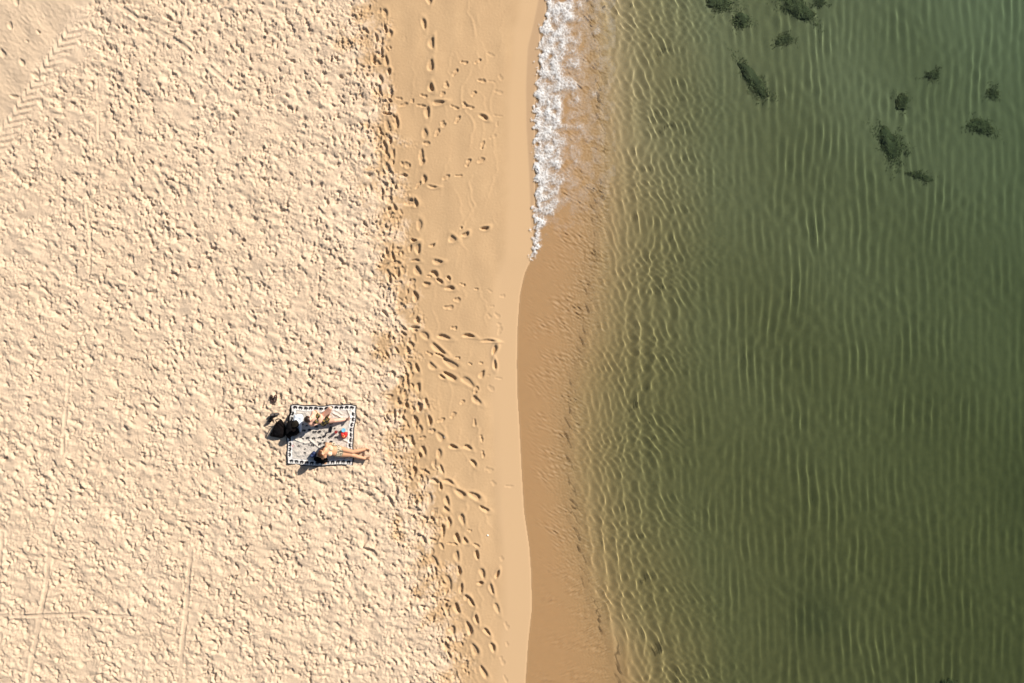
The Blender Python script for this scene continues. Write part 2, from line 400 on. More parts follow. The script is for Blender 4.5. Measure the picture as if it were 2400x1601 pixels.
# added bed ridges standing in for the fine light ripples of the backwash
rp1 = spec(NY, NX, DX, .055, .12, 0, 4.5, -.60, seed=91); rp2 = spec(NY, NX, DX, .055, .12, 0, 4.5, .55, seed=92); rp3 = spec(NY, NX, DX, .05, .10, 0, 1.8, -.8, seed=94)
lo_ = sst(1260, 1400, PY)
strand = sst(3, 55, PX - shore(PY)) * (1 - sst(-10, 70, PX - trans(PY)))
pat = np.clip(.55 + .55 * spec(NY, NX, DX, .4, 1.6, .5, 2, -.6, seed=93), .08, 1.4)
inner = sst(.35, .95, (PX - shore(PY)) / np.maximum(trans(PY) - shore(PY), 40))
h += strand * (pat * (.0046 + .0030 * inner) * ((1 - lo_) * rp1 + lo_ * rp2) + .0030 * inner * rp3)
# limit the steepest steps a little (loose sand slumps)
hb = h.copy()
hb[1:-1, 1:-1] = (h[1:-1, 1:-1] * 4 + h[:-2, 1:-1] + h[2:, 1:-1] + h[1:-1, :-2] + h[1:-1, 2:]) / 8
h = np.where(under > .5, h, h * .72 + hb * .28)
edge = sst(0, 1.0, GX - X0) * sst(0, .5, GY - Y0) * sst(0, .5, Y1 - GY)

# ------------------------------------------------------------------ sand sheet from the dunes to the sea floor
def grow(a, b, d0, g=1.22):
    out = [a]; d = d0; s = 1 if b > a else -1
    while abs(out[-1] - a) < abs(b - a):
        out.append(out[-1] + s * d); d *= g
    return np.array(out[1:])
sx = np.concatenate([grow(gx[0], -420, .03)[::-1], gx, np.arange(gx[-1] + .05, 14.6, .09), grow(14.6, 420, .08)])
sy = np.concatenate([grow(gy[0], -420, .03)[::-1], gy, grow(gy[-1], 420, .03)])
SX, SY = np.meshgrid(sx, sy)
ix = int(np.searchsorted(sx, gx[0] - 1e-6)); iy = int(np.searchsorted(sy, gy[0] - 1e-6))
Z = base_z(1200 + SX * 90, 800.5 - SY * 90)
Z[iy:iy + NY, ix:ix + NX] += h * edge
# the sea floor: low sand ripples and swales under water
sea = SX > 2.5
Z = Z + np.where(SX > 0, .02 * np.sin(SX * 1.7 + .6 * np.sin(SY * .9)) + .015 * np.sin(SY * 1.3 + SX * .8), 0) * sst(2.4, 4.0, SX)
SPX, SPY = to_px(SX, SY, np.clip(Z, -5, .5))
a_dry = np.zeros_like(Z); a_dry[:, :ix] = 1.0
dcol = np.clip(1 - sst(-55, 42, PX - dl + 1.8 * wob + 10 * spec(NY, NX, DX, .08, .4, .3, seed=18)), 0, 1)
dcol = np.maximum(dcol, dry * sst(-60, -100, PX - dl))
a_dry[iy:iy + NY, ix:ix + NX] = dcol
for rows, src in ((slice(0, iy), 0), (slice(iy + NY, None), -1)):
    a_dry[rows, ix:ix + NX] = dcol[src][None, :]
a_cor = np.zeros_like(Z); a_cor[iy:iy + NY, ix:ix + NX] = corner
wl = smooth_interp(SPY, WL_Y, WL_X, 8); shp = shore(SPY)
top = SPY < 606
a_sat = np.where(top, sst(-2.5, 2.5, SPX - wl), sst(-3, 3, SPX - shp))
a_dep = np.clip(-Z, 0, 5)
me = np_mesh('sand', np.stack([SX, SY, Z], -1).reshape(-1, 3), grid_quads(len(sy), len(sx)))
rr_ = np.clip((SPX - 1500) / 900, 0, 1.2) * np.clip((1250 - SPY) / 1250, 0, 1.2)
attr(me, 'pale', np.clip(rr_ * .9, 0, 1))
al_ = .42 * np.exp(-((SPX - 1905) / 60) ** 2 - ((SPY - 1435) / 75) ** 2) + .15 * sst(900, 1700, SPY) * sst(1500, 2300, SPX) + .25 * np.exp(-((SPX - 2380) / 60) ** 2 - ((SPY - 1150) / 120) ** 2)
attr(me, 'algae', np.clip(al_, 0, 1))
attr(me, 'swash', np.clip(sst(-75, -52, SPX - shore(SPY)) , 0, 1))
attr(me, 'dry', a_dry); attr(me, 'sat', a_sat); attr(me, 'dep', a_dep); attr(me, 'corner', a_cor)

n = Nodes('beach_sand')
tc = n.new('ShaderNodeTexCoord').outputs['Object']
big = n.noise(.55, 3, .6, tc); mid = n.noise(5.0, 5, .65, tc); fine = n.noise(60, 4, .7, tc); grain = n.noise(260, 2, .6, tc)
c_dry = n.mix(n.ramp(big.outputs[0], .35, (0, 0, 0), .68, (1, 1, 1)), (.622, .472, .326), (.657, .505, .356))
c_dry = n.mix(n.ramp(mid.outputs[0], .52, (0, 0, 0), .72, (.55, .55, .55)), c_dry, (.585, .437, .302))
c_dry = n.mix(n.math('MULTIPLY', n.attr('corner').outputs['Fac'], .55), c_dry, (.565, .425, .285))
c_damp = n.mix(n.ramp(mid.outputs[0], .3, (0, 0, 0), .7, (1, 1, 1)), (.448, .298, .160), (.484, .326, .177))
c_damp = n.mix(n.ramp(big.outputs[0], .4, (0, 0, 0), .65, (.5, .5, .5)), c_damp, (.445, .293, .158))
c_sub_lift = n.mix(mid.outputs[0], (.478, .306, .150), (.53, .346, .172))  # submerged sand, colour lifted to make up for light lost through the water
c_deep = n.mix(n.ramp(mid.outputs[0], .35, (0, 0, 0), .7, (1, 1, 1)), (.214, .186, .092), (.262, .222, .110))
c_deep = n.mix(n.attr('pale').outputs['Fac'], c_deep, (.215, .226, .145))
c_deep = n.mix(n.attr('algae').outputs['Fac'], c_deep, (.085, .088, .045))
c_damp = n.mix(n.attr('swash').outputs['Fac'], c_damp, (.498, .336, .186))  # lighter tone puts the sheen of the smooth swash strip into the colour
c = n.mix(n.attr('dry').outputs['Fac'], c_damp, c_dry)
c = n.mix(n.attr('sat').outputs['Fac'], c, n.mix(mid.outputs[0], (.385, .252, .138), (.415, .275, .152)))
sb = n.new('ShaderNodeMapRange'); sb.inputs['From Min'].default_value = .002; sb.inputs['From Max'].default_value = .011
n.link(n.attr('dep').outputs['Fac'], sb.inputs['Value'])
c = n.mix(sb.outputs[0], c, c_sub_lift)
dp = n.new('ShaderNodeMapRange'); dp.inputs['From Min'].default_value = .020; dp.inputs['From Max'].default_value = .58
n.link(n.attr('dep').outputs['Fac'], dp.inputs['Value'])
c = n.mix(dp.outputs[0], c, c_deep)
c = n.mix(.10, c, grain.outputs['Color'], 'SOFT_LIGHT')
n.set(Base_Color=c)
rg = n.math('SUBTRACT', .92, n.math('MULTIPLY', n.attr('sat').outputs['Fac'], .45))
n.set(Roughness=rg); n.b.inputs['Specular IOR Level'].default_value = .25
bh = n.math('MULTIPLY', fine.outputs[0], n.math('ADD', n.math('MULTIPLY', n.attr('dry').outputs['Fac'], .9), .1))
n.bump(bh, .016)
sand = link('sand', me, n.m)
prop(sand, kind='structure')
sand.cycles.is_caustics_receiver = True

# ------------------------------------------------------------------ water
wx = np.concatenate([np.arange(-.15, 5.0, .020), np.arange(5.0, 14.8, .030), grow(14.8, 420, .05)])
wy0 = np.arange(-9.7, 9.7, .024)
wy = np.concatenate([grow(wy0[0], -420, .03)[::-1], wy0, grow(wy0[-1], 420, .03)])
WX, WY = np.meshgrid(wx, wy)
wpx, wpy = 1200 + WX * 90, 800.5 - WY * 90
wdep = -base_z(wpx, wpy)
r = np.random.default_rng(5)
def warp(amp, lam, seed):
    q = np.random.default_rng(seed); o = 0
    for _ in range(6):
        a = q.uniform(0, 6.28); k = 2 * math.pi / (lam * q.uniform(.6, 1.6))
        o = o + np.sin(k * (math.cos(a) * WX + math.sin(a) * WY) + q.uniform(0, 6.28))
    return amp * o / 2.0
UX = WX + warp(.035, 2.6, 41) + warp(.006, .9, 42); UY = WY + warp(.08, 2.5, 43)
def waves(num, l0, l1, mean, spread, slope, seed):
    q = np.random.default_rng(seed); z = 0
    for _ in range(num):
        lam = q.uniform(l0, l1); k = 2 * math.pi / lam; a = q.normal(mean, spread)
        z = z + slope / k * np.sin(k * (math.cos(a) * UX + math.sin(a) * UY) + q.uniform(0, 6.28))
    return z / math.sqrt(num / 2)
u_tr = wpx - trans(wpy)
near = sst(-28, 30, u_tr) * (1 - sst(90, 420, u_tr))
far = sst(120, 420, u_tr)
fine_b = sst(6, 50, wpx - shore(wpy)) * (1 - sst(-35, 30, u_tr))
calm = .45 + .55 * sst(-.2, .5, warp(1.0, 3.0, 50))
farfade = (1 - .4 * sst(500, 1100, u_tr)) * (.85 + .25 * sst(-.9, .9, warp(1.0, 1.5, 51)))
zw = near * (waves(10, .34, .55, .05, .09, .038, 1) + waves(4, .42, .56, .02, .03, .036, 12) + waves(14, .15, .30, .40, .30, .039, 2) + waves(10, .15, .30, -.4, .25, .025, 3))
zw = zw + far * farfade * (waves(30, .19, .30, .03, .065, .0175, 4) + waves(10, .22, .5, .40, .25, .0085, 6) + waves(8, .25, .5, -.40, .2, .0070, 7))
low = sst(1280, 1420, wpy)
zw = zw + fine_b * (.4 + .6 * calm) * ((1 - low) * waves(10, .26, .42, .75, .30, .012, 8) + low * waves(10, .26, .42, 2.25, .28, .012, 9))
zw = zw * (1 - sst(1600, 3500, np.hypot(wpx - 1200, wpy - 800)))
wq = grid_quads(len(wy), len(wx))
wq = wq[((wpx - shore(wpy) > .5).ravel()[wq]).all(1)]
me = np_mesh('water', np.stack([WX, WY, zw], -1).reshape(-1, 3), wq)
attr(me, 'depth', np.clip(wdep, 0, 4))
n = Nodes('sea_water')
n.n.remove(n.b)
gl = n.new('ShaderNodeBsdfGlass'); gl.inputs['IOR'].default_value = 1.33; gl.inputs['Roughness'].default_value = 0.0
dn = n.attr('depth').outputs['Fac']
cc = n.new('ShaderNodeCombineColor')
for i, sg in enumerate((.62, .42, .60)):
    n.link(n.math('EXPONENT', n.math('MULTIPLY', dn, -sg)), cc.inputs[i])
n.link(cc.outputs[0], gl.inputs['Color'])
n.link(gl.outputs[0], n.n['Material Output'].inputs['Surface'])
water = link('water', me, n.m)
prop(water, kind='structure')
water.cycles.is_caustics_caster = True

# ------------------------------------------------------------------ foam at the water's edge
fx = np.arange(.3, 2.7, .0125); fy = np.arange(2.0, 9.8, .0125)
FX, FY = np.meshgrid(fx, fy)
fpx, fpy = 1200 + FX * 90, 800.5 - FY * 90
ny_, nx_ = FX.shape
wv = spec(ny_, nx_, .0125, .16, .7, .4, seed=61)
scal = 5.0 * wv + 2.5 * spec(ny_, nx_, .0125, .05, .2, .3, seed=62)
e = fpx - shore(fpy) + scal * .8 - 1
a1 = spec(ny_, nx_, .0125, .10, .30, 0, 1.4, 2.3, seed=63)
a2 = spec(ny_, nx_, .0125, .06, .16, 0, 1.4, 2.3, seed=64)
clump = spec(ny_, nx_, .0125, .25, .9, .5, seed=65)
lace = np.maximum(np.exp(-(a1 / .55) ** 2), .9 * np.exp(-(a2 / .48) ** 2))
wid = 80 + 24 * spec(ny_, nx_, .0125, .3, 1.2, .6, seed=66)
wid = wid * sst(630, 400, fpy) * (.72 + .28 * sst(480, 200, fpy)) + 6
dens = 1 - sst(.30, 1.25, e / wid)
streak = np.exp(-np.clip(e - wid * .7, 0, 999) / 42.0) * sst(560, 350, fpy) * sst(0, 1.6, clump)
val = lace * (.40 + .75 * dens) + .20 * clump * dens + .35 * np.exp(-(e / 6) ** 2)
cover = sst(.18, 1.02, val) * sst(.02, .25, dens)
wash = np.exp(-np.clip(e - wid * .6, 0, 999) / 75.0) * sst(-4, 20, e) * sst(600, 420, fpy)
cover = np.maximum(cover, dens * (.34 + .10 * clump) * sst(-1, 4, e))
cover = np.maximum(cover, .60 * sst(.40, 1.0, lace * streak * 1.5))
cover = np.maximum(cover, wash * (.16 + .48 * sst(.3, 1.0, lace)) * np.clip(.65 + .5 * clump, 0, 1))
cover = cover * sst(-.5, 1.5, e) * sst(618, 604, fpy) * (.80 + .20 * sst(.2, .6, dens))
for _ in range(2):
    cover[1:-1, 1:-1] = (cover[1:-1, 1:-1] * 2 + cover[:-2, 1:-1] + cover[2:, 1:-1] + cover[1:-1, :-2] + cover[1:-1, 2:]) / 6
keep = cover > .03
lead = np.exp(-(np.clip(e, 0, 99) / 8) ** 2)
fz = .008 + .0065 * np.clip(lace, 0, 1) * (.3 + .7 * dens) + .014 * lead + .0010 * a2 + .012 * sst(0, 9, e) * dens * (1 + .5 * clump)
sandz = base_z(fpx, fpy)
fz = fz + np.maximum(sandz, 0)
q = grid_quads(ny_, nx_)
kq = keep.ravel()[q].sum(1) >= 3
q = q[kq]
used = np.zeros(ny_ * nx_, bool); used[q.ravel()] = True
idx = np.cumsum(used) - 1
v = np.stack([FX, FY, fz], -1).reshape(-1, 3)
edge_n = np.zeros(ny_ * nx_); np.add.at(edge_n, q.ravel(), 1)
me = np_mesh('foam', v[used], idx[q])
attr(me, 'cover', cover.ravel()[used])
n = Nodes('white_foam')
n.set(Base_Color=n.ramp(n.noise(40).outputs[0], .3, (.60, .59, .565), .7, (.66, .65, .63)), Roughness=.6)
tr_ = n.new('ShaderNodeBsdfTransparent'); mx = n.new('ShaderNodeMixShader')
n.link(n.attr('cover').outputs['Fac'], mx.inputs[0]); n.link(tr_.outputs[0], mx.inputs[1]); n.link(n.b.outputs[0], mx.inputs[2])
n.link(mx.outputs[0], n.n['Material Output'].inputs['Surface'])
foam = link('foam', me, n.m)
prop(foam, 'lacy white foam along the edge of the water', kind='stuff')

# ------------------------------------------------------------------ sunken rocks with weed
def sea_z(x, y):
    return float(base_z(np.array(1200 + x * 90.), np.array(800.5 - y * 90.))) 
def weed_mat(name, col):
    n = Nodes(name)
    g = n.new('ShaderNodeTexCoord').outputs['Object']; sx_ = n.new('ShaderNodeSeparateXYZ'); n.link(g, sx_.inputs[0])
    t = n.noise(9, 4, .6, g)
    m_ = n.math('ADD', n.math('MULTIPLY', sx_.outputs[2], 13.0), n.math('MULTIPLY', n.math('SUBTRACT', t.outputs[0], .5), 2.2))
    n.set(Base_Color=n.ramp(m_, .05, (.19, .175, .095), .75, col), Roughness=.9); n.bump(t.outputs[0], .01)  # low flanks fade to bed colour, imitating the blur of the water
    return n.m
m_rock = weed_mat('weedy_rock', (.13, .14, .08))
m_veil = weed_mat('veil_toned_rock', (.165, .172, .098))  # paler tone stands in for the veil of water over the faint rocks
m_weed = plain('sea_weed', (.20, .21, .118), .7, .3, 9)
def displaced_ico(sub, fn):
    bm = bmesh.new(); bmesh.ops.create_icosphere(bm, subdivisions=sub, radius=1)
    for v in bm.verts: v.co = fn(v.co.copy())
    for f in bm.faces: f.smooth = True
    me = bpy.data.meshes.new('m'); bm.to_mesh(me); bm.free(); return me
def lump(p, sd, f=1.0):
    return sum(math.sin(p.dot(Vector((math.sin(sd * 1.3 + k) * 3, math.cos(sd * 2.1 + k * 1.7) * 3, math.sin(sd + k * 2.3) * 3))) * f * (1 + k * .45) + k + sd) / (1 + k) for k in range(7)) * .25
ROCKS = [ # px, py, length px, width px, angle, label
 (1684, 8, 72, 32, 12, 'dark weedy rock cut by the top edge of the picture, nearest the shore'),
 (1736, 48, 44, 34, 15, 'small dark rock under water, just below the weedy rock nearest the shore'),
 (1866, 20, 92, 42, 32, 'long slanting dark rock at the top edge of the picture, blackest of the sunken rocks'),
 (1918, 8, 40, 24, -10, 'faint small rock touching the long slanting rock at the top edge'),
 (1838, 94, 46, 28, -18, 'faint oval rock below the long slanting rock at the top edge'),
 (1766, 188, 118, 34, 52, 'long narrow weedy rock standing alone in the greenish shallows, tapering to a point'),
 (2182, 178, 38, 28, -20, 'pale small rock under water, upper one of the loose group far from shore'),
 (2112, 238, 32, 42, -10, 'small upright dark rock between the pale small rock and the broad rock'),
 (2322, 220, 34, 32, 30, 'very faint round rock above the dark oval rock near the right edge'),
 (2297, 300, 68, 34, 16, 'dark oval rock near the right edge of the picture'),
 (2088, 342, 96, 54, 58, 'broad weedy rock, largest of the sunken rocks far from shore'),
 (2152, 412, 58, 20, 16, 'thin faint rock just below the broad weedy rock'),
 (2216, 1598, 30, 18, 0, 'little dark rock at the bottom edge of the picture')]
for i, (px, py, L, Wd, an, lab) in enumerate(ROCKS):
    x, y = (px - 1200) / 90., (800.5 - py) / 90.
    z0 = sea_z(x, y)
    k = (H - z0 * .75) / H                      # refraction lifts the floor towards the eye
    x, y = x * k, y * k
    root = empty('sunken_rock', (x, y, z0 - .02))
    root.rotation_euler.z = -math.radians(an)
    prop(root, lab, 'rock', 'weedy rocks on the sea floor')
    a, b = L / 180., Wd / 180.
    hz = .035 if 'faint' in lab or 'pale' in lab else .075
    me = displaced_ico(4, lambda p: Vector((p.x * a * .72, p.y * b * .72, max(p.z, -.3) * hz)) * (1.12 + 1.1 * lump(p, i * 3.7 + 1, .8) + .7 * lump(p, i + 9, 2.2)))
    pale_ = 'faint' in lab or 'pale' in lab
    rk = link('stone', me, m_veil if pale_ else m_rock, root); rk.cycles.is_caustics_receiver = True
    vs, fs = [], []
    r2 = random.Random(i)
    for t in range(int(5200 * a * b * (.55 if pale_ else 1)) + 60):
        gx_, gy_ = r2.gauss(0, .52), r2.gauss(0, .52)
        rr = math.hypot(gx_, gy_)
        if rr > 1.5: continue
        wob_ = 1 + .35 * math.sin(3 * math.atan2(gy_, gx_) + i) + .2 * math.sin(7 * math.atan2(gy_, gx_) + 2 * i)
        bx, by = gx_ * a * wob_, gy_ * b * wob_
        bz = .02 + hz * math.sqrt(max(0, 1 - (rr / .8) ** 2)) * .9
        ln = r2.uniform(.04, .11); d = r2.uniform(0, 6.28) if r2.random() < .5 else r2.gauss(-1.2, .6); w = r2.uniform(.006, .011)
        for s_ in range(4):
            q_ = s_ / 3.; ww = w * (1 - q_ * .8)
            cx_, cy_, cz_ = bx + math.cos(d + q_ * .5) * ln * q_, by + math.sin(d + q_ * .5) * ln * q_, bz + .035 * math.sin(q_ * 2.6)
            nx2, ny2 = -math.sin(d) * ww, math.cos(d) * ww
            vs += [(cx_ + nx2, cy_ + ny2, cz_), (cx_ - nx2, cy_ - ny2, cz_)]
        n0 = len(vs) - 8
        fs += [(n0 + 2 * s_, n0 + 2 * s_ + 1, n0 + 2 * s_ + 3, n0 + 2 * s_ + 2) for s_ in range(3)]
    wd = link('seaweed', np_mesh('seaweed', vs, fs), m_veil if pale_ else m_weed, root)
    wd['kind'] = 'stuff'; wd.cycles.is_caustics_receiver = True

# ------------------------------------------------------------------ blanket
ZB = float(base_z(np.array(755.), np.array(1020.)))
def Q(u, v, z=0.0):
    """position in the 7.127x enlargement of the blanket, z above the blanket -> world"""
    return W(600 + u / 7.127, 900 + v / 7.127, ZB + z)
def bz_at(x, y): return float(base_z(np.array(1200 + x * 90.), np.array(800.5 - y * 90.)))
cTL, cTR, cBR, cBL = Q(575, 352), Q(1676, 346), Q(1612, 1356), Q(492, 1345)
ns, nt = 152, 140
ss, tt = np.meshgrid(np.linspace(0, 1, ns), np.linspace(0, 1, nt))      # s right, t down
def bil(a, b, c_, d): return a * (1 - ss) * (1 - tt) + b * ss * (1 - tt) + c_ * ss * tt + d * (1 - ss) * tt
bx = bil(cTL.x, cTR.x, cBR.x, cBL.x); by = bil(cTL.y, cTR.y, cBR.y, cBL.y)
by = by + .014 * np.sin(ss * 9 + 1) - .030 * np.sin(ss * math.pi) * tt + .010 * np.sin(ss * 23) * (1 - tt) - .03 * np.exp(-((1 - ss) / .08) ** 2) * np.exp(-((1 - tt) / .1) ** 2)
bx = bx + .016 * np.sin(tt * 8 + .5) + .010 * np.sin(tt * 21 + ss * 3) - .02 * np.exp(-(ss / .08) ** 2) * np.sin(tt * 5)
wr = spec(nt, ns, .0115, .10, .5, .5, 1.8, -.5, seed=81)
wr2 = spec(nt, ns, .0115, .04, .12, 0, 2.2, .6, seed=82)
bzz = base_z(1200 + bx * 90, 800.5 - by * 90) + .010 + .006 * np.clip(wr + .6, 0, 3) + .0018 * wr2
def crease(p, q, hh, wdt):
    global bzz
    a, b = Q(*p), Q(*q); ex, ey = b.x - a.x, b.y - a.y
    t_ = np.clip(((bx - a.x) * ex + (by - a.y) * ey) / (ex * ex + ey * ey), 0, 1)
    dd = np.hypot(bx - a.x - t_ * ex, by - a.y - t_ * ey)
    bzz = bzz + hh * np.exp(-(dd / wdt) ** 2)
for p, q, hh in [((640, 920), (820, 985), .026), ((820, 985), (1000, 970), .02), ((900, 930), (1060, 1060), .024), ((660, 900), (760, 830), .02), ((1280, 480), (1420, 560), .022), ((1420, 560), (1560, 570), .018), ((1340, 440), (1440, 510), .014),
                 ((1530, 440), (1580, 560), .026), ((1440, 920), (1560, 985), .022), ((620, 470), (850, 490), .012), ((640, 430), (800, 440), .010), ((1000, 940), (1150, 985), .018)]:
    crease(p, q, hh, .022)
BW, BH = 1.73, 1.57
X_, Y_ = ss * BW, tt * BH
speck = spec(nt, ns, .0115, .03, .08, 0, seed=83)
colr = np.ones(ss.shape + (3,)) * np.array([.55, .50, .435])
colr *= (1 - .10 * np.clip(speck, 0, 1.5))[..., None]
edge_d = np.minimum(np.minimum(X_, BW - X_), np.minimum(Y_, BH - Y_))
band = (edge_d < .155)
colr[band] = [.72, .69, .64]
line = (np.abs(edge_d - .158) < .007)
colr[line] = [.30, .28, .27]
INK = np.array([.016, .016, .02])
ELE = ["..#####...", ".########.", "##########", "##########", "#.###.###.", "#.##..##..", "..##..##.."]
def motif(cx, cy, rot, sz=.115, flip=False):
    dx, dy = X_ - cx, Y_ - cy
    ca, sa = math.cos(rot), math.sin(rot)
    u = (dx * ca + dy * sa) / sz * 10 + 5; w = (-dx * sa + dy * ca) / sz * 10 + 3.5
    if flip: u = 10 - u
    iu, iw = np.floor(u).astype(int), np.floor(w).astype(int)
    ok = (iu >= 0) & (iu < 10) & (iw >= 0) & (iw < 7)
    bmp = np.array([[ch == '#' for ch in row] for row in ELE])
    m = np.zeros_like(ok); m[ok] = bmp[iw[ok], iu[ok]]
    colr[m] = INK
for k in range(12): motif(.12 + k * .135, .085, 0); motif(.12 + k * .135, BH - .085, 0, flip=True)
for k in range(9): motif(.082, .24 + k * .135, math.pi / 2); motif(BW - .082, .24 + k * .135, -math.pi / 2)
for (u, v) in [(840, 905), (940, 905), (1040, 890), (1115, 880), (1210, 900), (1310, 905), (920, 1020), (1040, 1000), (1130, 985), (1030, 800), (940, 770), (850, 780), (1120, 790), (1170, 690), (1285, 670), (1040, 705), (1230, 980)]:
    p = Q(u, v)
    s0 = (p.x - cBL.x) / BW if v > 850 else (p.x - cTL.x) / BW
    motif(s0 * BW, (cTL.y - p.y), random.uniform(-.3, .3), .10, random.random() < .5)
r5 = random.Random(9)
for _ in range(26):
    motif(r5.uniform(.28, BW - .28), r5.uniform(.30, BH - .28), r5.uniform(-.4, .4), r5.uniform(.05, .085), r5.random() < .5)
dots = spec(nt, ns, .0115, .02, .05, 0, seed=84)
colr[(dots > 1.9) & (edge_d > .17)] = [.16, .15, .15]
trim = edge_d < .030
colr[trim] = INK
me = np_mesh('blanket', np.stack([bx, by, bzz], -1).reshape(-1, 3), grid_quads(nt, ns)[:, ::-1])
col_attr(me, 'print', colr.reshape(-1, 3))
n = Nodes('printed_cotton'); n.set(Base_Color=n.attr('print').outputs['Color'], Roughness=.9)
n.b.inputs['Specular IOR Level'].default_value = .1
n.bump(n.noise(220, 2).outputs[0], .002)
blanket = link('beach_blanket', me, n.m)
sol = blanket.modifiers.new('thickness', 'SOLIDIFY'); sol.thickness = .006; sol.offset = -1
prop(blanket, 'large white beach blanket with black elephant border and black hem on the dry sand', 'blanket')

# ------------------------------------------------------------------ soft shapes: overlapping ellipsoids fused into one skin
_ICO = {}
def _ico(sub):
    if sub not in _ICO:
        bm = bmesh.new(); bmesh.ops.create_icosphere(bm, subdivisions=sub, radius=1)
        _ICO[sub] = (np.array([v.co[:] for v in bm.verts]), np.array([[v.index for v in f.verts] for f in bm.faces])); bm.free()
    return _ICO[sub]
class Soup:
    def __init__(s): s.v = []; s.f = []; s.n = 0
    def to(s, name):
        return np_mesh(name, np.concatenate(s.v), np.concatenate(s.f))
def sphere_mesh(sp, c, rx, ry, rz, R=None, sub=2):
    v, f = _ico(sub)
    v = v * np.array([rx, ry, rz])
    if R is not None: v = v @ np.array(R).T
    sp.v.append(v + np.array(c)); sp.f.append(f + sp.n); sp.n += len(v)
def bone(bm, a, b, ra, rb, flat=None, axis=None, step=.45):
    a, b = Vector(a), Vector(b); L = (b - a).length
    nn = max(2, int(L / (min(ra, rb) * step)) + 1)
    R = None
    if axis is not None:
        x = Vector(axis).normalized(); z = (b - a).normalized(); x = (x - z * x.dot(z)).normalized(); y = z.cross(x)
        R = Matrix((x, y, z)).transposed()
    for i in range(nn):
        t = i / (nn - 1); r_ = ra + (rb - ra) * t
        f = 1 if flat is None else flat
        sphere_mesh(bm, a.lerp(b, t), r_, r_ * f, r_ if flat is None else r_ * .8, R)
def fuse(bm, voxel, smooth=4, name='m'):
    me = bm.to('tmp')
    o = bpy.data.objects.new('tmp', me); C.objects.link(o)
    m = o.modifiers.new('r', 'REMESH'); m.mode = 'VOXEL'; m.voxel_size = voxel; m.use_smooth_shade = True
    if smooth:
        k = o.modifiers.new('s', 'SMOOTH'); k.factor = .5; k.iterations = smooth
    dg = bpy.context.evaluated_depsgraph_get()
    out = bpy.data.meshes.new_from_object(o.evaluated_get(dg)); out.name = name
    bpy.data.objects.remove(o); bpy.data.meshes.remove(me)
    return out
def peel(me, test, off, name):
    """a garment: the faces of a body whose centres pass the test, lifted off the skin"""
    bm = bmesh.new(); bm.from_mesh(me); bm.normal_update()
    bmesh.ops.delete(bm, geom=[f for f in bm.faces if not test(f.calc_center_median())], context='FACES')
    nv = {v.index: v.normal.copy() for v in bm.verts}
    for v in bm.verts: v.co += v.normal * off
    for f in bm.faces: f.smooth = True
    out = bpy.data.meshes.new(name); bm.to_mesh(out); bm.free(); return out
def skin_mat(name, col, red):
    n = Nodes(name)
    n.set(Base_Color=n.ramp(n.noise(9, 3).outputs[0], .3, col, .7, red), Roughness=.5)
    n.b.inputs['Specular IOR Level'].default_value = .35
    return n.m

def hand(bm, wrist, tip_dir, up, side):
    d = Vector(tip_dir).normalized(); s = (Vector(side) - d * Vector(side).dot(d)).normalized(); u = d.cross(s)
    if u.dot(Vector(up)) < 0: u = -u
    w = Vector(wrist)
    for k in (-.024, -.008, .008, .024):
        bone(bm, w + s * k * .7, w + d * .085 + s * k, .014, .012)
    for k, ln in ((-.027, .058), (-.009, .075), (.009, .07), (.027, .052)):
        p0 = w + d * .085 + s * k; p1 = p0 + (d * .85 + s * k * 2 + u * .1) * ln * .55; p2 = p1 + (d * .8 - u * .45 + s * k * 2) * ln * .5
        bone(bm, p0, p1, .0105, .0095); bone(bm, p1, p2, .0095, .008)
    p0 = w + d * .025 - s * .03; p1 = p0 + (d * .6 - s * .8) * .045; p2 = p1 + (d * .95 - s * .2 - u * .2) * .035
    bone(bm, p0, p1, .0135, .011); bone(bm, p1, p2, .011, .009)
def foot(bm, ankle, toes, up):
    a, t = Vector(ankle), Vector(toes); d = (t - a).normalized(); u = Vector(up).normalized(); s = d.cross(u).normalized(); u = s.cross(d).normalized()
    heel = a - d * .035 - u * .02
    bone(bm, heel, a, .033, .036); L = (t - a).length
    for k in (-.022, 0, .022):
        bone(bm, a - u * .008, a + d * L * .72 + s * k - u * .018, .032, .022)
    for j, k in enumerate((-.036, -.018, -.002, .014, .031)):
        rr = (.014, .010, .009, .009, .0085)[j]
        bone(bm, a + d * L * .70 + s * k * .8 - u * .018, a + d * (L * (1 - .04 * j)) + s * k - u * .016, rr * 1.1, rr)

